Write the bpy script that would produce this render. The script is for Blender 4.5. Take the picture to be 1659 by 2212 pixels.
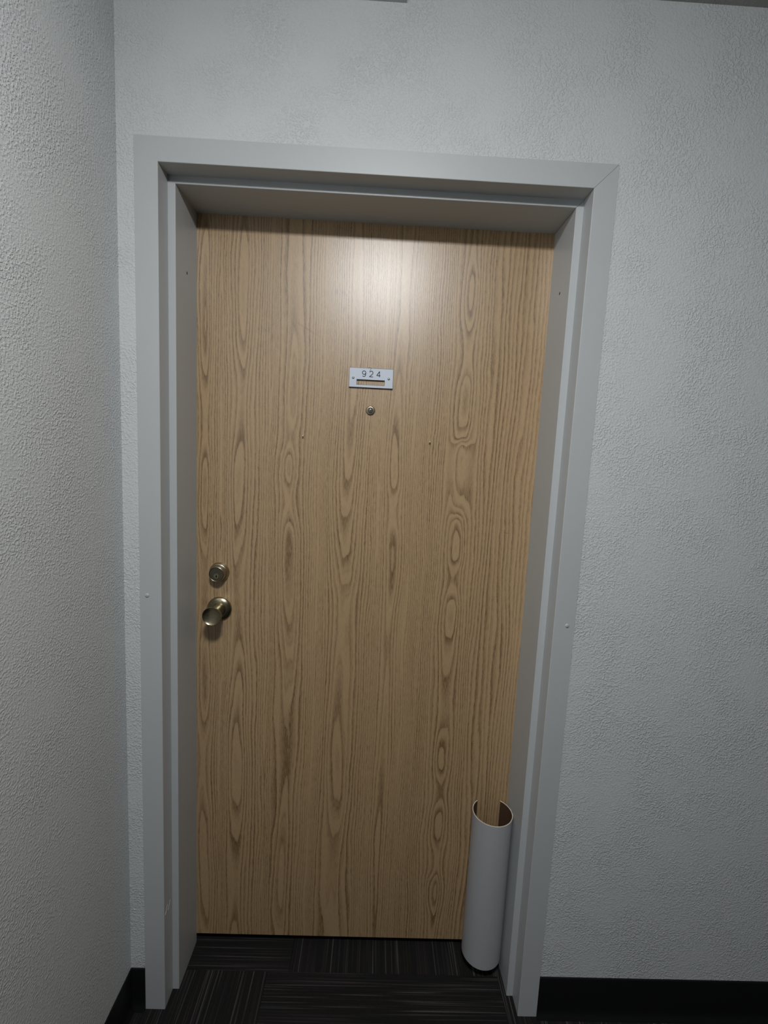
import bpy, bmesh, math, random
from mathutils import Matrix, Vector
random.seed(7)
sc = bpy.context.scene
for o in list(bpy.data.objects): bpy.data.objects.remove(o, do_unlink=True)

# ------------------------------------------------------------------ camera
cam_d = bpy.data.cameras.new('camera'); cam = bpy.data.objects.new('camera', cam_d)
sc.collection.objects.link(cam); sc.camera = cam
cam_d.sensor_fit = 'HORIZONTAL'; cam_d.sensor_width = 36.0
cam_d.lens = 36.0 * 1007.46 / 1659.0
cam_d.clip_start = 0.01
Rm = [[0.998742, 0.022947, -0.044595], [-0.017588, 0.992969, 0.11706], [0.046968, -0.116129, 0.992123]]
cam.matrix_world = Matrix(((Rm[0][0], Rm[0][2], -Rm[0][1], 0.478196),
                           (Rm[1][0], Rm[1][2], -Rm[1][1], -1.051768),
                           (Rm[2][0], Rm[2][2], -Rm[2][1], 1.435107), (0, 0, 0, 1)))
# ------------------------------------------------------------------ world, exposure
w = bpy.data.worlds.new('world'); sc.world = w; w.use_nodes = True
w.node_tree.nodes['Background'].inputs[0].default_value = (0.02, 0.022, 0.025, 1)
w.node_tree.nodes['Background'].inputs[1].default_value = 0.3
sc.view_settings.view_transform = 'Standard'; sc.view_settings.look = 'None'
sc.view_settings.gamma = 1.0; sc.view_settings.use_curve_mapping = False
sc.view_settings.exposure = 0.0
LIGHT_POS = (0.472, -1.13, 2.3845); LIGHT_R = 0.125; LIGHT_STRENGTH = 144.0; LIGHT_COL = (0.965, 0.985, 1.0)

# ------------------------------------------------------------------ measures
W, H, FW = 0.9144, 2.0211, 0.0493
A, ST, B = 0.0467, 0.0165, 0.1233
D = A + B                      # door face
GAP = 0.0257
XL, HB, HC, YW = -0.0858, 0.1166, 2.3845, 0.0028
YB, XR = -3.1, 3.6

# ------------------------------------------------------------------ helpers
def link(o): sc.collection.objects.link(o); return o
def tag(o, label=None, cat=None, group=None, kind=None):
    if label: o['label'] = label
    if cat: o['category'] = cat
    if group: o['group'] = group
    if kind: o['kind'] = kind
    return o
def obj(name, bm, mat, parent=None, loc=(0, 0, 0), smooth=None):
    me = bpy.data.meshes.new(name)
    bmesh.ops.recalc_face_normals(bm, faces=bm.faces)
    bm.to_mesh(me); bm.free()
    if mat: me.materials.append(mat)
    if smooth is not None:
        for f in me.polygons: f.use_smooth = True
        me.set_sharp_from_angle(angle=math.radians(smooth))
    o = link(bpy.data.objects.new(name, me)); o.location = loc
    if parent: o.parent = parent
    return o
def empty(name, loc=(0, 0, 0)):
    o = link(bpy.data.objects.new(name, None)); o.location = loc; o.empty_display_size = .05
    return o
def box(bm, x0, x1, y0, y1, z0, z1):
    v = [bm.verts.new(c) for c in ((x0,y0,z0),(x1,y0,z0),(x1,y1,z0),(x0,y1,z0),(x0,y0,z1),(x1,y0,z1),(x1,y1,z1),(x0,y1,z1))]
    for f in ((0,3,2,1),(4,5,6,7),(0,1,5,4),(1,2,6,5),(2,3,7,6),(3,0,4,7)): bm.faces.new([v[i] for i in f])
def lathe(bm, prof, seg=48, c=(0, 0, 0)):
    """prof: (radius, out) - turned about the -Y axis (out of the door)"""
    rings = []
    for r, h in prof:
        if r < 1e-6: rings.append([bm.verts.new((c[0], c[1] - h, c[2]))])
        else: rings.append([bm.verts.new((c[0] + r*math.cos(2*math.pi*i/seg), c[1] - h, c[2] + r*math.sin(2*math.pi*i/seg))) for i in range(seg)])
    for a, b in zip(rings, rings[1:]):
        for i in range(seg):
            j = (i + 1) % seg
            if len(a) == 1 and len(b) == 1: continue
            if len(a) == 1: bm.faces.new((a[0], b[j], b[i]))
            elif len(b) == 1: bm.faces.new((a[i], a[j], b[0]))
            else: bm.faces.new((a[i], a[j], b[j], b[i]))
def sweep(bm, rings, cap=True):
    R = [[bm.verts.new(p) for p in r] for r in rings]
    n = len(R[0])
    for a, b in zip(R, R[1:]):
        for i in range(n): bm.faces.new((a[i], a[(i+1) % n], b[(i+1) % n], b[i]))
    if cap:
        bm.faces.new(R[0]); bm.faces.new(list(reversed(R[-1])))
def tube_path(bm, pts, r, seg=8):
    pts = [Vector(p) for p in pts]; rings = []
    for i, p in enumerate(pts):
        t = (pts[min(i+1, len(pts)-1)] - pts[max(i-1, 0)]).normalized()
        u = t.cross(Vector((0.13, 1, 0.07))).normalized(); v = t.cross(u)
        rings.append([p + r*(u*math.cos(2*math.pi*k/seg) + v*math.sin(2*math.pi*k/seg)) for k in range(seg)])
    sweep(bm, rings)

# ------------------------------------------------------------------ node helpers
class NT:
    def __init__(s, name):
        s.m = bpy.data.materials.new(name); s.m.use_nodes = True
        s.t = s.m.node_tree; s.n = s.t.nodes; s.bsdf = s.n['Principled BSDF']
    def node(s, typ, **kw):
        n = s.n.new(typ)
        for k, v in kw.items(): setattr(n, k, v)
        return n
    def put(s, sock, v):
        if hasattr(v, 'is_output'): s.t.links.new(v, sock)
        elif v is not None: sock.default_value = v
    def math(s, op, a, b=None, c=None, clamp=False):
        n = s.node('ShaderNodeMath', operation=op, use_clamp=clamp)
        for i, v in enumerate((a, b, c)): s.put(n.inputs[i], v) if v is not None else None
        return n.outputs[0]
    def comb(s, x, y, z):
        n = s.node('ShaderNodeCombineXYZ')
        for i, v in enumerate((x, y, z)): s.put(n.inputs[i], v)
        return n.outputs[0]
    def noise(s, vec, scale=1, detail=2, rough=.5, dist=0, dims='3D'):
        n = s.node('ShaderNodeTexNoise', noise_dimensions=dims)
        s.put(n.inputs['Vector'], vec); n.inputs['Scale'].default_value = scale
        n.inputs['Detail'].default_value = detail; n.inputs['Roughness'].default_value = rough
        n.inputs['Distortion'].default_value = dist
        return n.outputs[0]
    def vmul(s, vec, k):
        n = s.node('ShaderNodeVectorMath', operation='MULTIPLY'); s.put(n.inputs[0], vec); n.inputs[1].default_value = k
        return n.outputs[0]
    def ramp(s, fac, stops, interp='LINEAR'):
        n = s.node('ShaderNodeValToRGB'); e = n.color_ramp.elements; n.color_ramp.interpolation = interp
        while len(e) < len(stops): e.new(.5)
        for el, (p, c) in zip(e, stops):
            el.position = p; el.color = c if isinstance(c, tuple) else (c, c, c, 1)
        s.put(n.inputs[0], fac); return n.outputs[0]
    def mix(s, f, a, b, mode='MIX'):
        n = s.node('ShaderNodeMix', data_type='RGBA', blend_type=mode)
        s.put(n.inputs[0], f); s.put(n.inputs[6], a); s.put(n.inputs[7], b); return n.outputs[2]
    def curve(s, fac, pts, lo, hi, vlo, vhi, sharp=False):
        """float curve through pts, x in lo..hi -> y in vlo..vhi"""
        f = s.math('DIVIDE', s.math('SUBTRACT', fac, lo), hi - lo)
        n = s.node('ShaderNodeFloatCurve'); c = n.mapping.curves[0]
        pp = [((x-lo)/(hi-lo), (y-vlo)/(vhi-vlo)) for x, y in pts]
        while len(c.points) < len(pp): c.points.new(.5, .5)
        for q, (x, y) in zip(c.points, pp):
            q.location = (x, y)
            q.handle_type = 'VECTOR' if sharp and round(x, 5) in [round((v - lo)/(hi - lo), 5) for v in sharp] else 'AUTO'
        n.mapping.update(); s.put(n.inputs['Value'], f)
        return s.math('MULTIPLY_ADD', n.outputs[0], vhi - vlo, vlo)
    def bump(s, h, strength, dist, normal=None):
        n = s.node('ShaderNodeBump'); n.inputs['Strength'].default_value = strength
        n.inputs['Distance'].default_value = dist; s.put(n.inputs['Height'], h)
        if normal is not None: s.put(n.inputs['Normal'], normal)
        return n.outputs[0]
    def coords(s, which='Object'):
        return s.node('ShaderNodeTexCoord').outputs[which]
    def set(s, **kw):
        for k, v in kw.items():
            k = {'color': 'Base Color', 'rough': 'Roughness', 'metal': 'Metallic', 'normal': 'Normal', 'spec': 'Specular IOR Level',
                 'coat': 'Coat Weight', 'coatr': 'Coat Roughness', 'coatn': 'Coat Normal'}[k]
            s.put(s.bsdf.inputs[k], v)
        return s.m
def C(r, g, b): return (r, g, b, 1)

def mat_wall(name, col, strength=1.0):
    m = NT(name); v = m.coords('Object')
    # orange-peel / light knockdown paint relief
    n1 = m.noise(v, 235, 2, .5, .1)
    n2 = m.noise(v, 480, 1, .5, 0)
    patch = m.ramp(m.noise(v, 7, 2, .6), [(.35, .35), (.62, 1.0)])
    blobs = m.ramp(n1, [(.46, 0.0), (.62, .8), (.8, 1.0)])
    h = m.math('ADD', m.math('MULTIPLY', blobs, patch), m.math('MULTIPLY', n2, .35))
    colr = m.mix(m.math('MULTIPLY', m.noise(v, 2.5, 2), .12), C(*col), C(col[0]*.93, col[1]*.92, col[2]*.90))
    return m.set(color=colr, rough=.60, spec=.25, normal=m.bump(h, strength, .0010))
M_wall = mat_wall('wall_paint', (.615, .635, .635))
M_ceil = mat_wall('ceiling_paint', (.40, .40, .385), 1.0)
M_far = mat_wall('bounce_cut_dark_paint', (.26, .27, .27), 1.0)  # unseen hallway walls, darkened to cut the light they bounce back

def mat_frame():
    m = NT('frame_enamel'); v = m.coords('Object')
    n = m.noise(v, 260, 2, .5)
    f = m.math('MULTIPLY', m.ramp(m.noise(v, 7, 4, .6), [(.3, 0.0), (.8, 1.0)]), .35)
    col = m.mix(f, C(.490, .508, .514), C(.462, .476, .482))
    return m.set(color=col, rough=.42, spec=.45, normal=m.bump(n, .25, .0004))
M_frame = mat_frame()

def mat_wood():
    m = NT('oak_laminate')
    v = m.coords('Object')
    sx = m.node('ShaderNodeSeparateXYZ'); m.put(sx.inputs[0], v)
    x, z = sx.outputs[0], sx.outputs[2]
    # slow wander of the grain, then fine jitter
    wv = m.comb(m.math('MULTIPLY', x, 5.0), 0.0, m.math('MULTIPLY', z, 1.9))
    w1 = m.math('MULTIPLY', m.math('SUBTRACT', m.noise(wv, 1, 2, .5), .5), .030)
    wj = m.comb(m.math('MULTIPLY', x, 60.0), 3.0, m.math('MULTIPLY', z, 16.0))
    w2 = m.math('MULTIPLY', m.math('SUBTRACT', m.noise(wj, 1, 3, .6), .5), .0060)
    wk = m.comb(m.math('MULTIPLY', x, 300.0), 7.0, m.math('MULTIPLY', z, 260.0))
    w3 = m.math('MULTIPLY', m.math('SUBTRACT', m.noise(wk, 1, 2, .6), .5), .0030)
    xw = m.math('ADD', m.math('ADD', x, w1), m.math('ADD', w2, w3))
    # horizontal profile of the growth-ring field (one unit = one ring)
    P = [(0, .5), (.020, 2.6), (.038, 3.4), (.054, 2.4), (.080, -1.0), (.112, 3.6), (.130, 4.4), (.148, 3.4), (.205, -3.6), (.240, 1.6), (.259, 2.4), (.278, 1.6), (.335, -4.8),
         (.385, 2.6), (.411, 3.5), (.437, 2.4), (.492, -4.6), (.520, -1.2), (.535, -.6), (.549, -1.4), (.576, -5.2), (.640, 6.4), (.682, 11.8), (.703, 12.5), (.724, 11.4), (.765, 6.4), (.84, .4), (.9144, -7)]
    F = m.curve(xw, P, 0.0, .9144, -10, 15, (0, .080, .205, .335, .492, .576, .765, .9144))
    def gauss(c, wid):
        d = m.math('DIVIDE', m.math('SUBTRACT', xw, c), wid)
        return m.math('EXPONENT', m.math('MULTIPLY', m.math('MULTIPLY', d, d), -1.0))
    def ridge(c, wid, pts):
        g = m.math('MULTIPLY', m.curve(z, pts, 0.0, 2.03, -6, 6), 1.2)
        return m.math('MULTIPLY', g, gauss(c, wid))
    R = [
     # eye at 1.40, points falling at 1.07 / .92 / .80
     ridge(.259, .024, [(0, -.6), (.25, .5), (.45, -.3), (.65, -.9), (.80, -.4), (.92, .6), (1.07, 1.6), (1.2, 2.0), (1.31, .5), (1.40, 1.5), (1.47, .3), (1.55, .6), (1.8, -.3), (2.03, -.6)]),
     # broad cathedral with its points downward, 1.70 to 1.12
     ridge(.412, .040, [(0, -1.0), (.3, -.4), (.55, .5), (.8, -.6), (1.0, -1.0), (1.12, 0.4), (1.22, 1.8), (1.45, 3.6), (1.7, 4.4), (2.03, 3.6)]),
     ridge(.535, .024, [(0, .2), (.6, .5), (.95, -.3), (1.19, .5), (1.30, -.2), (1.40, .9), (1.6, .2), (2.03, 0)]),
     # chain of lens-shaped eyes down the right-hand side
     ridge(.703, .026, [(0, -.2), (.10, .4), (.19, 1.6), (.27, .2), (.40, 1.1), (.50, -.2), (.60, 1.1), (.75, -.2), (.92, .4), (1.02, 1.3),
                        (1.12, -.1), (1.20, 1.0), (1.26, .5), (1.30, -1.2), (1.35, -2.6), (1.44, -3.2), (1.50, -.4), (1.60, .9), (1.70, -.2), (1.85, 1.1), (1.95, .1), (2.03, -.2)]),
     ridge(.130, .034, [(0, .9), (.25, -.4), (.58, 1.2), (.77, .6), (1.0, -.6), (1.34, .9), (1.55, -.2), (1.77, 1.0), (2.03, .1)]),
     ridge(.036, .024, [(0, -.5), (.3, .9), (.55, -.6), (.8, .7), (1.05, -.2), (1.33, 1.5), (1.5, .1), (1.76, 1.4), (2.03, -.2)]),
    ]
    for r in R: F = m.math('ADD', F, r)
    ln = m.comb(m.math('MULTIPLY', x, 16.0), 0.0, m.math('MULTIPLY', z, 1.3))
    F = m.math('ADD', F, m.math('MULTIPLY', m.noise(ln, 1, 2, .5), 4.6))
    fr = m.math('FRACT', F)
    dark = m.ramp(fr, [(0.0, .60), (.07, .12), (.36, .05), (.56, .30), (.78, .75), (.95, 1.0)])
    # second finer set of rings where the figure is tight (quarter-sawn looking strips)
    fr2 = m.math('FRACT', m.math('MULTIPLY', F, 2.0))
    fine = m.ramp(fr2, [(0, .8), (.25, .1), (.7, .1), (1, .9)])
    tight = m.ramp(m.noise(m.comb(m.math('MULTIPLY', x, 9.0), 5.0, m.math('MULTIPLY', z, .8)), 1, 2, .5), [(.42, 0.0), (.60, 1.0)])
    # every ring its own strength, broken up along its length
    rid = m.node('ShaderNodeTexWhiteNoise', noise_dimensions='1D'); m.put(rid.inputs['W'], m.math('FLOOR', F))
    rs = m.math('MULTIPLY_ADD', rid.outputs[0], .50, .62)
    brk = m.ramp(m.noise(m.comb(m.math('MULTIPLY', x, 45.0), 9.0, m.math('MULTIPLY', z, 5.0)), 1, 3, .6), [(.30, .55), (.58, 1.0)])
    dk = m.math('MULTIPLY', m.math('MULTIPLY', dark, rs), brk)
    dk = m.math('MAXIMUM', dk, m.math('MULTIPLY', m.math('MULTIPLY', fine, tight), .5))
    # pores: short upright dashes, denser in the dark wood
    pores = m.ramp(m.noise(m.comb(m.math('MULTIPLY', x, 620.0), 1.0, m.math('MULTIPLY', z, 52.0)), 1, 2, .6), [(.40, 0.0), (.66, 1.0)])
    fleck = m.ramp(m.noise(m.comb(m.math('MULTIPLY', x, 1100.0), 4.0, m.math('MULTIPLY', z, 300.0)), 1, 1, .5), [(.35, 0.0), (.7, 1.0)])
    dk2 = m.math('ADD', m.math('MULTIPLY', dk, m.math('MULTIPLY_ADD', pores, .50, .62)), m.math('MULTIPLY', pores, .16))
    dk2 = m.math('ADD', dk2, m.math('MULTIPLY', fleck, .10), clamp=True)
    base = m.mix(m.noise(m.comb(m.math('MULTIPLY', x, 7.0), 2.0, m.math('MULTIPLY', z, .7)), 1, 2, .5), C(.485, .325, .172), C(.560, .386, .212))
    col = m.mix(dk2, base, C(.190, .110, .047))
    # scuffs and smudges seen on the door
    def spot(cx, cz, ax, az, ang=0):
        dx, dz = m.math('SUBTRACT', x, cx), m.math('SUBTRACT', z, cz)
        ca, sa = math.cos(ang), math.sin(ang)
        u = m.math('DIVIDE', m.math('ADD', m.math('MULTIPLY', dx, ca), m.math('MULTIPLY', dz, sa)), ax)
        q = m.math('DIVIDE', m.math('SUBTRACT', m.math('MULTIPLY', dz, ca), m.math('MULTIPLY', dx, sa)), az)
        return m.math('EXPONENT', m.math('MULTIPLY', m.math('ADD', m.math('MULTIPLY', u, u), m.math('MULTIPLY', q, q)), -1.0))
    for s_, k in ((spot(.362, 1.840, .0030, .0065), .45), (spot(.381, 1.837, .013, .003, -.6), .30), (spot(.291, 1.747, .026, .0016, -.5), .35),
                  (spot(.835, 1.2505, .006, .0007, -.1), .8), (spot(.252, .693, .004, .001, .2), .6), (spot(.40, 1.60, .012, .010), .12)):
        col = m.mix(m.math('MULTIPLY', s_, k), col, C(.11, .085, .06))
    bn = m.noise(v, 420, 2, .6)
    b1 = m.bump(m.math('ADD', m.math('MULTIPLY', dk2, -.5), m.math('MULTIPLY', bn, .5)), .35, .0003)
    rough = m.math('MULTIPLY_ADD', bn, .08, .32)
    m.bsdf.inputs['IOR'].default_value = 1.62
    return m.set(color=col, rough=rough, spec=.76, normal=b1)
M_wood = mat_wood()

def mat_metal(name, col, rough, var=.3):
    m = NT(name); v = m.coords('Object')
    f = m.ramp(m.noise(v, 60, 4, .6), [(.35, 0.0), (.75, var)])
    return m.set(color=m.mix(f, C(*col), C(col[0]*.45, col[1]*.40, col[2]*.34)), metal=1.0, rough=m.math('MULTIPLY_ADD', f, .2, rough))
M_brass = mat_metal('aged_brass', (.42, .37, .25), .25)
M_brass2 = mat_metal('satin_brass', (.42, .38, .29), .32)
M_chrome = mat_metal('bright_metal', (.80, .80, .78), .38, .15)
M_nail = mat_metal('bright_brass', (.95, .82, .58), .42, .05)
def mat_plain(name, col, rough=.5, spec=.4, bump=0, scale=300):
    m = NT(name); v = m.coords('Object')
    n = m.noise(v, scale, 2, .5)
    m.set(color=m.mix(m.math('MULTIPLY', n, .15), C(*col), C(col[0]*.8, col[1]*.8, col[2]*.8)), rough=rough, spec=spec)
    if bump: m.set(normal=m.bump(n, bump, .0004))
    return m.m
M_black = mat_plain('recess_shade_black', (.004, .004, .004), .9, .1)  # flat black put in place of the shade inside small recesses
M_plate = mat_plain('engraved_white_plastic', (.66, .71, .80), .35)
M_core = mat_plain('black_plastic_core', (.012, .012, .014), .4)
M_ink = mat_plain('engraved_black_ink', (.020, .022, .026), .9, .1)
M_rubber = mat_plain('black_rubber', (.0075, .0078, .0085), .55, .25, .2)
M_tubeo = mat_plain('white_tube_plastic', (.42, .425, .44), .45, .35, .15, 120)
M_tubei = mat_plain('brown_tube_inside', (.085, .048, .030), .45, .3, .15, 120)  # even brown for the inner face of the tube
M_tubee = mat_plain('cream_cut_edge', (.72, .66, .58), .6)
M_dull = mat_plain('unpainted_block', (.12, .12, .12), .8)

def mat_carpet():
    m = NT('carpet_tile_pile'); v = m.coords('Object')
    sx = m.node('ShaderNodeSeparateXYZ'); m.put(sx.inputs[0], v)
    x, y = sx.outputs[0], sx.outputs[1]
    info = m.node('ShaderNodeObjectInfo')
    rnd = info.outputs['Random']; off = m.math('MULTIPLY', rnd, 37.0)
    # rows of loops run along local y
    rows = m.noise(m.comb(m.math('MULTIPLY', x, 300.0), off, m.math('MULTIPLY', y, 3.0)), 1, 1, .5)
    thin = m.ramp(rows, [(.52, 0.0), (.66, 1.0)])
    bold = m.ramp(m.noise(m.comb(m.math('MULTIPLY', x, 120.0), m.math('ADD', off, 5.0), m.math('MULTIPLY', y, .8)), 1, 2, .6), [(.45, .12), (.66, 1.0)])
    loops = m.noise(m.comb(m.math('MULTIPLY', x, 500.0), 0.0, m.math('MULTIPLY', y, 420.0)), 1, 2, .6)
    tint = m.ramp(m.noise(m.comb(m.math('MULTIPLY', x, 14.0), off, m.math('MULTIPLY', y, 1.5)), 1, 2, .5), [(.35, C(.0150, .0145, .0128)), (.5, C(.0150, .0142, .0145)), (.68, C(.0215, .0165, .0180))])
    f = m.math('MULTIPLY', m.math('MULTIPLY', thin, bold), m.math('MULTIPLY_ADD', loops, 1.0, .2), clamp=True)
    col = m.mix(f, tint, C(.115, .112, .103))
    h = m.math('ADD', m.math('MULTIPLY', rows, .8), loops)
    return m.set(color=col, rough=.95, spec=.08, normal=m.bump(h, .8, .002))
M_carpet = mat_carpet()
def mat_emit(name, col, s):
    m = NT(name); m.set(color=C(.8, .8, .8), rough=.4)
    m.bsdf.inputs['Emission Color'].default_value = (*col, 1); m.bsdf.inputs['Emission Strength'].default_value = s
    return m.m

# ------------------------------------------------------------------ structure: walls, ceiling, floor
TH = .22
bm = bmesh.new()
box(bm, XL, -FW, YW, YW+TH, 0, HC); box(bm, W+FW, XR, YW, YW+TH, 0, HC); box(bm, -FW, W+FW, YW, YW+TH, H+FW, HC)
bmesh.ops.remove_doubles(bm, verts=bm.verts, dist=1e-6)
tag(obj('wall_front', bm, M_wall), 'pale grey textured wall around the doorway', kind='structure')
bm = bmesh.new(); box(bm, XL-.12, XL, YB, YW+TH, 0, HC)
tag(obj('wall_left', bm, M_wall), 'pale grey textured side wall at the left', kind='structure')
bm = bmesh.new(); box(bm, XL-.12, XR+.12, YB-.12, YB, 0, HC)
tag(obj('wall_back', bm, M_far), kind='structure')
bm = bmesh.new(); box(bm, XR, XR+.12, YB, YW+TH, 0, HC)
tag(obj('wall_right', bm, M_far), kind='structure')
bm = bmesh.new(); box(bm, XL-.12, XR+.12, YB-.12, YW+TH, HC, HC+.1)
tag(obj('ceiling', bm, M_ceil), 'grey textured ceiling', kind='structure')

CT = .006                                             # carpet tile thickness: top of the pile is z = 0
bm = bmesh.new(); box(bm, XL-.12, XR+.12, YB-.12, .62, -.10, -CT)
floor = tag(obj('floor', bm, M_dull), 'floor of dark grey striped carpet tiles', kind='structure')
def tile_mesh(sx, sy):
    bm = bmesh.new(); g = .0002
    box(bm, -sx/2+g, sx/2-g, -sy/2+g, sy/2-g, -CT, 0)
    bmesh.ops.bevel(bm, geom=[e for e in bm.edges if all(abs(v_.co.z) < 1e-6 for v_ in e.verts)], offset=.0005, segments=1, affect='EDGES')
    me = bpy.data.meshes.new('carpet_tile'); bm.to_mesh(me); bm.free(); me.materials.append(M_carpet); return me
S = .644; Y0 = .094
tm = tile_mesh(S, S)
def tile(x0, y0, turned):
    o = link(bpy.data.objects.new('carpet_tile', tm)); o.parent = floor
    o.location = (x0+S/2, y0+S/2, 0); o.rotation_euler = (0, 0, math.pi/2 if turned else 0)
for i in range(-1, 5): tile(.241 + (i)*S, Y0-S, i % 2 == 0)
for i in range(-1, 5): tile(.241 + (i)*S, Y0-2*S, i % 2 == 1)
for i in range(-1, 5): tile(.241 + (i)*S, Y0-3*S, i % 2 == 0)
for i in range(-1, 2): tile(.300 + (i)*S, Y0, i % 2 == 1)

# ------------------------------------------------------------------ baseboards (black rubber cove)
def base_prof():   # (out from wall, height)
    return [(0, 0), (.012, 0), (.0105, .004), (.0065, .010), (.0038, .019), (.0032, .030), (.0032, HB-.004), (.0026, HB-.0012), (.0014, HB), (0, HB)]
bm = bmesh.new(); P_ = base_prof()
sweep(bm, [[(W+FW+.0005, YW-a, b) for a, b in P_], [(XR, YW-a, b) for a, b in P_]])
tag(obj('baseboard_front', bm, M_rubber, smooth=40), 'black rubber baseboard right of the door frame', kind='structure')
bm = bmesh.new()
sweep(bm, [[(XL, YW-a, b) for a, b in P_], [(-FW-.0005, YW-a, b) for a, b in P_]])
tag(obj('baseboard_front', bm, M_rubber, smooth=40), 'short black rubber baseboard between side wall and door frame', kind='structure')
bm = bmesh.new()
sweep(bm, [[(XL+a, YB, b) for a, b in P_], [(XL+a, YW, b) for a, b in P_]])
tag(obj('baseboard_left', bm, M_rubber, smooth=40), 'black rubber baseboard along the left side wall', kind='structure')

# ------------------------------------------------------------------ steel door frame, mitred
def arc(cx, cy, r, a0, a1, n=5):
    return [(cx + r*math.cos(math.radians(a0+(a1-a0)*i/n)), cy + r*math.sin(math.radians(a0+(a1-a0)*i/n))) for i in range(n+1)]
rr = .0015
# u = distance away from the opening, y = depth
prof = [(FW, .03), (FW, 0.0004), (FW-.0004, 0)]
prof += [(rr - rr*math.sin(math.radians(t)), rr - rr*math.cos(math.radians(t))) for t in (0, 22, 45, 68, 90)]
prof += [(0, A), (-ST+rr, A)]
prof += [(-ST+rr - rr*math.sin(math.radians(t)), A + rr - rr*math.cos(math.radians(t))) for t in (22, 45, 68, 90)]
prof += [(-ST, D), (.003, D), (.003, D+.052), (FW, D+.052)]
frame = tag(empty('trim_1', (W/2, 0, 0)), 'light grey painted steel door frame around the wooden door', kind='structure')
def fo(name, bm):
    o = obj(name, bm, M_frame, frame, (-W/2, 0, 0)); return o
bm = bmesh.new(); sweep(bm, [[(-u, y, 0) for u, y in prof], [(-u, y, H+u) for u, y in prof]]); fo('jamb', bm)
bm = bmesh.new(); sweep(bm, [[(W+u, y, 0) for u, y in prof], [(W+u, y, H+u) for u, y in prof]]); fo('jamb', bm)
s_ = .0007
bm = bmesh.new(); sweep(bm, [[(-u, y, H+u) for u, y in prof], [(W+u-s_, y, H+u) for u, y in prof]]); fo('frame_header', bm)
# painted screws on the frame faces
def frame_screw(x, z):
    bm = bmesh.new()
    lathe(bm, [(.0046, 0), (.0044, .0010), (.0036, .0020), (.0022, .0026), (.0014, .0026), (.0010, .0012), (0, .0012)], 20)
    o = obj('screw', bm, M_frame, frame, (x-W/2, 0, z), smooth=50)
frame_screw(-.0323, 1.095); frame_screw(.9460, 1.0622)
# black discs on both jambs, painted as the shade inside drilled holes
def hole(xw, y, z, sgn):
    bm = bmesh.new(); n = 16
    vs = [bm.verts.new((sgn*.0003, .0021*math.cos(2*math.pi*i/n), .0037*math.sin(2*math.pi*i/n))) for i in range(n)]
    v2 = [bm.verts.new((-sgn*.004, .0021*math.cos(2*math.pi*i/n), .0037*math.sin(2*math.pi*i/n))) for i in range(n)]
    for i in range(n): bm.faces.new((vs[i], vs[(i+1) % n], v2[(i+1) % n], v2[i]))
    bm.faces.new(vs)
    obj('screw_hole_shade', bm, M_black, frame, (xw-W/2, y, z))
hole(ST, .1090, 1.8426, 1); hole(W-ST, .1035, 1.8416, -1)
# two small scratches low on the left rabbet
for k, (y0, z0) in enumerate(((.006, .265), (.022, .262))):
    bm = bmesh.new(); tube_path(bm, [(.0002, y0, z0), (.0003, y0+.006, z0+.008), (.0002, y0+.012, z0+.018)], .00035, 6)
    obj('scratch', bm, M_tubee, frame, (-W/2, 0, 0))

# ------------------------------------------------------------------ door leaf
bm = bmesh.new(); box(bm, .0035, W-.0035, 0, .044, GAP, H-.004)
bmesh.ops.bevel(bm, geom=list(bm.edges), offset=.0015, segments=2, affect='EDGES')
# keep the leaf's own origin on the floor line of its face
door = tag(obj('door_1', bm, M_wood, loc=(0, D, 0), smooth=50), 'flush light oak wood-grain door with brass knob and deadbolt', kind='structure')

# lock: knob
KX, KZ = .0775, 1.0112
knob = obj('door_knob', (lambda b: (lathe(b, [(.0190, .008), (.0180, .014), (.0176, .024), (.0186, .034), (.0208, .045), (.0232, .055), (.0242, .0595),
        (.0245, .0615), (.0240, .0628), (.0232, .0630), (.0225, .0624), (.019, .0602), (.013, .0582), (.006, .0572), (0, .0570)], 64), b)[1])(bmesh.new()),
        M_brass, door, (KX, 0, KZ), smooth=40)
knob['label'] = 'round brass knob with dished face'
bm = bmesh.new(); lathe(bm, [(.0328, 0), (.0330, .0018), (.0322, .0034), (.0300, .0052), (.0262, .0076), (.0220, .0094), (.0190, .0102), (.0175, .0102), (.0168, .0085)], 64)
ros = obj('rosette', bm, M_brass, knob, smooth=40)
# deadbolt
DX, DZ = .0768, 1.1122
bm = bmesh.new(); lathe(bm, [(.0262, 0), (.0264, .0015), (.0258, .0040), (.0246, .0100), (.0236, .0128), (.0226, .0134), (.0222, .0170), (.0212, .0180), (.0206, .0190), (.0202, .0240), (.0196, .0262), (.0188, .0268), (.0181, .0262), (.0178, .0250)], 64)
db = obj('deadbolt', bm, M_brass2, door, (DX, 0, DZ), smooth=35); db['label'] = 'brass deadbolt lock cylinder above the knob'
bm = bmesh.new(); lathe(bm, [(.0179, .020), (.0179, .0246), (.0174, .0250), (.0078, .0250), (0, .0250)], 48)
obj('cylinder_face', bm, mat_metal('dull_brass_face', (.20, .18, .13), .42), db, smooth=30)
bm = bmesh.new(); lathe(bm, [(.0070, .0248), (.0070, .0262), (.0066, .0268), (.0052, .0268), (0, .0266)], 32, (0, 0, -.0046))
obj('lock_plug', bm, M_brass, db, smooth=30)
bm = bmesh.new()
kp = [(-.0006, .0034), (.0006, .0034), (.0007, .0008), (.0022, -.0004), (.0014, -.0020), (.0004, -.0046), (-.0006, -.0046), (-.0010, -.0022), (-.0022, -.0010), (-.0007, .0006)]
sweep(bm, [[(a, -.0255, b-.0046) for a, b in kp], [(a, -.0271, b-.0046) for a, b in kp]])
obj('keyway', bm, M_black, db)  # solid black shape, the keyhole's inner shade put into its colour
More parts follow.
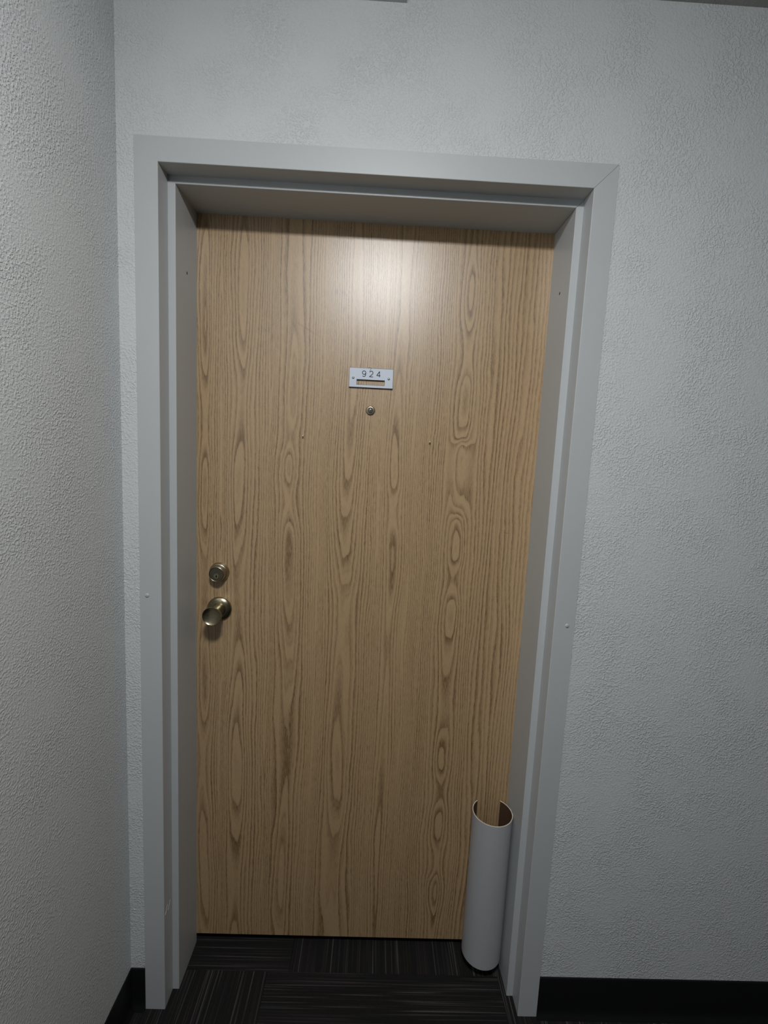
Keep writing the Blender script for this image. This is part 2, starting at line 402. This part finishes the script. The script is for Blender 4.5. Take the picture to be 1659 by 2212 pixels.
# peephole
PX, PZ = .4593, 1.5528
bm = bmesh.new(); lathe(bm, [(.0118, 0), (.0120, .0010), (.0116, .0022), (.0104, .0034), (.0090, .0040), (.0078, .0040), (.0070, .0032), (.0066, .0020)], 40)
ph = obj('peephole', bm, mat_metal('dark_brass_ring', (.42, .37, .27), .34), door, (PX, 0, PZ), smooth=35); ph['label'] = 'round brass peephole below the number plate'
bm = bmesh.new(); lathe(bm, [(.0082, .0020), (.0078, .0034), (.0060, .0050), (.0035, .0060), (0, .0064)], 32)
ml = NT('peephole_lens'); ml.set(color=C(.10, .095, .08), rough=.12, spec=.8, coat=.6)
obj('lens', bm, ml.m, ph, smooth=60)
# two small brass nail heads
for nx in (.2889, .6162):
    bm = bmesh.new(); lathe(bm, [(.0014, 0), (.0014, .0050), (.0023, .0054), (.0025, .0066), (.0018, .0078), (.0008, .0084), (0, .0085)], 16)
    obj('nail', bm, M_nail, door, (nx, 0, 1.4800), smooth=40)

# ------------------------------------------------------------------ number plate (screwed to the door)
PLX0, PLX1, PLZ0, PLZ1 = .4018, .5136, 1.6092, 1.6576
pcx, pcz = (PLX0+PLX1)/2, (PLZ0+PLZ1)/2
plate = tag(empty('number_plate', (pcx, D, pcz)), 'white rectangular plate reading 924 with a slot, screwed to the oak door', 'sign')
def frame_plate(y0, y1, inset, mat, name):
    bm = bmesh.new()
    ox0, ox1, oz0, oz1 = PLX0-pcx+inset, PLX1-pcx-inset, PLZ0-pcz+inset, PLZ1-pcz-inset
    ix0, ix1, iz0, iz1 = .4215-pcx-inset, .4920-pcx+inset, 1.6160-pcz-inset, 1.6285-pcz+inset
    R = []
    for y in (y0, y1):
        R.append([[bm.verts.new((a, y, b)) for a, b in ((ox0, oz0), (ox1, oz0), (ox1, oz1), (ox0, oz1))],
                  [bm.verts.new((a, y, b)) for a, b in ((ix0, iz0), (ix1, iz0), (ix1, iz1), (ix0, iz1))]])
    for i in range(4):
        j = (i+1) % 4
        for (o_, n_) in R: bm.faces.new((o_[i], o_[j], n_[j], n_[i]))
        bm.faces.new((R[0][0][i], R[0][0][j], R[1][0][j], R[1][0][i]))
        bm.faces.new((R[0][1][i], R[0][1][j], R[1][1][j], R[1][1][i]))
    return obj(name, bm, mat, plate)
frame_plate(0, -.0050, 0, M_core, 'backing')
frame_plate(-.0050, -.0054, .0006, M_plate, 'face_plate')
def ribbon(bm, pts, wd, y0, y1):
    n = len(pts); L, Rr = [], []
    for i, (a, b) in enumerate(pts):
        a0, b0 = pts[max(i-1, 0)]; a1, b1 = pts[min(i+1, n-1)]
        t = Vector((a1-a0, b1-b0)); t.normalize()
        k = wd/2
        if 0 < i < n-1:
            t0 = Vector((a-a0, b-b0)).normalized(); t1 = Vector((a1-a, b1-b)).normalized()
            k = wd/2/max(.55, math.sqrt((1+t0.dot(t1))/2))
        L.append((a - t.y*k, b + t.x*k)); Rr.append((a + t.y*k, b - t.x*k))
    for i in range(n-1):
        q = [L[i], L[i+1], Rr[i+1], Rr[i]]
        f = [bm.verts.new((u, y1, v)) for u, v in q]; g = [bm.verts.new((u, y0, v)) for u, v in q]
        bm.faces.new(f)
        for k in range(4): bm.faces.new((f[k], f[(k+1) % 4], g[(k+1) % 4], g[k]))
def pol(cx, cz, rx, rz, a0, a1, n=20): return [(cx+rx*math.cos(math.radians(a0+(a1-a0)*i/n)), cz+rz*math.sin(math.radians(a0+(a1-a0)*i/n))) for i in range(n+1)]
HT = .0140; HW = .0098
nine = [pol(0, HT/2-.0044, .0043, .0044, 0, 360, 28), [(.0043, HT/2-.0044)] + pol(-.0004, -HT/2+.0052, .0047, .0052, 25, -145, 18)]
nine[1] = [(.0043, HT/2-.0044), (.0044, .001), (.0042, -.0016)] + pol(-.0002, -.0020, .0043, .0050, -10, -140, 14)
two = [pol(0, HT/2-.0040, .0041, .0040, 165, -35, 18) + [(.0012, -.0022), (-.0026, -.0050), (-.0044, -HT/2)], [(-.0047, -HT/2), (.0046, -HT/2)]]
four = [[(.0024, HT/2), (-.0046, -.0030)], [(-.0050, -.0030), (.0050, -.0030)], [(.0024, HT/2+.0004), (.0024, -HT/2)]]
for sh, cx in ((nine, .4392), (two, .4576), (four, .4760)):
    bm = bmesh.new()
    for k, s in enumerate(sh): ribbon(bm, s, .00165, -.0053, -.00552 - .00003*k)
    obj('numeral', bm, M_ink, plate, (cx-pcx, 0, 1.6434-pcz))
def plate_screw(x, z):
    bm = bmesh.new(); lathe(bm, [(.0034, .0054), (.0034, .0062), (.0026, .0074), (.0012, .0080), (0, .0081)], 20)
    o = obj('screw', bm, M_chrome, plate, (x-pcx, 0, z-pcz), smooth=50)
    bm = bmesh.new(); box(bm, -.0004, .0004, -.0082, -.0070, -.0022, .0022)
    obj('screw_slot', bm, M_black, o)  # black bar painted as the shade in the screw's slot
plate_screw(.4121, 1.6325); plate_screw(.5022, 1.6335)
# loose bit of thread caught on the plate's top edge
bm = bmesh.new()
tube_path(bm, [(.4500, D-.0012, 1.6596), (.4530, D-.005, 1.6594), (.4572, D-.0066, 1.6582), (.4562, D-.0066, 1.6560), (.4547, D-.0062, 1.6530), (.4532, D-.0058, 1.6500)], .00045, 6)
M_thread = mat_plain('tan_thread', (.25, .19, .13), .8)
o = obj('thread', bm, M_thread); me = o.data
for v_ in me.vertices: v_.co -= Vector((.4545, D, 1.654))
o.location = (.4545, D, 1.654)
tag(o, 'short tan thread caught on the top edge of the 924 plate', 'thread')

# ------------------------------------------------------------------ open-backed white tube fixed to the door
TC = Vector((.8425, .1271)); TR = .0541; TZ0, THt = .0435, .4340; Tt = .0016; OPEN = 2.474
lean = Vector((.004, -.0076, 1)).normalized()
# keep the axis: offset in x, y along the height
tube = tag(empty('half_tube_holder', (TC.x, D, TZ0)), 'tall white open-backed tube against the lower right of the oak door', 'tube')
N = 72; ang = [-math.pi/2 - OPEN + 2*OPEN*i/N for i in range(N+1)]
def wall_shell(r0, r1, e):
    bm = bmesh.new(); rows = []
    for k in range(9):
        f = k/8; zz = e + (THt-2*e)*f; ox, oy = lean.x*zz, lean.y*zz*.35
        wob = .0004*math.sin(5*f+1)
        row = []
        for r in (r0, r1):
            row.append([bm.verts.new((ox + (r+wob)*math.cos(a), TC.y - D + oy + (r+wob)*math.sin(a), zz)) for a in ang])
        rows.append(row)
    for a, b in zip(rows, rows[1:]):
        for s in (0, 1):
            for i in range(N): bm.faces.new((a[s][i], a[s][i+1], b[s][i+1], b[s][i]))
        for i in (0, N): bm.faces.new((a[0][i], a[1][i], b[1][i], b[0][i]))
    for row in (rows[0], rows[-1]):
        for i in range(N): bm.faces.new((row[0][i], row[0][i+1], row[1][i+1], row[1][i]))
    return bm
o = obj('outer_shell', wall_shell(TR, TR-Tt*.5, 0), M_tubeo, tube, smooth=50)
o = obj('inner_face', wall_shell(TR-Tt*.52, TR-Tt, .0005), M_tubei, tube, smooth=50); o['label'] = 'brown inner face'
bm = bmesh.new()
zz = THt; ox, oy = lean.x*zz, lean.y*zz*.35
rg = []
for r, dz in ((TR+.0002, -.0006), (TR+.0001, .0004), (TR-Tt-.0001, .0004), (TR-Tt-.0002, -.0006)):
    rg.append([bm.verts.new((ox + r*math.cos(a), TC.y-D+oy + r*math.sin(a), zz+dz)) for a in ang])
for a, b in zip(rg, rg[1:]):
    for i in range(N): bm.faces.new((a[i], a[i+1], b[i+1], b[i]))
o = obj('rim', bm, M_tubee, tube); o['label'] = 'cream cut rim'

# ------------------------------------------------------------------ casing high on the wall above the door (only its lower edge shows)
bm = bmesh.new(); box(bm, .235, .5000, -.0120, YW, 2.3475, 2.3835)
bmesh.ops.bevel(bm, geom=[e for e in bm.edges if all(v_.co.y < 0 for v_ in e.verts)], offset=.004, segments=3, affect='EDGES')
o = obj('wall_casing', bm, M_frame)
tag(o, 'flat light grey casing on the wall over the door, cut by the photo top edge', 'casing')

# ------------------------------------------------------------------ ceiling light (gives the scene its light)
lamp = tag(empty('ceiling_light', LIGHT_POS), 'round white dome ceiling light in the hallway in front of the door', 'light')
def turn(bm, prof, seg=48):
    rings = []
    for r, h in prof:
        rings.append([bm.verts.new((0, 0, -h))] if r < 1e-6 else [bm.verts.new((r*math.cos(2*math.pi*i/seg), r*math.sin(2*math.pi*i/seg), -h)) for i in range(seg)])
    for a, b in zip(rings, rings[1:]):
        for i in range(seg):
            j = (i+1) % seg
            if len(b) == 1: bm.faces.new((a[i], a[j], b[0]))
            else: bm.faces.new((a[i], a[j], b[j], b[i]))
bm = bmesh.new(); turn(bm, [(LIGHT_R+.012, 0.0), (LIGHT_R+.012, .016), (LIGHT_R+.006, .020), (LIGHT_R-.002, .020)])
obj('base_ring', bm, M_frame, lamp, smooth=40)
bm = bmesh.new()
turn(bm, [(LIGHT_R*math.cos(math.radians(t)), .020 + .042*math.sin(math.radians(t))) for t in range(0, 90, 10)] + [(0, .062)])
obj('diffuser', bm, mat_emit('lit_diffuser', LIGHT_COL, LIGHT_STRENGTH), lamp, smooth=60)
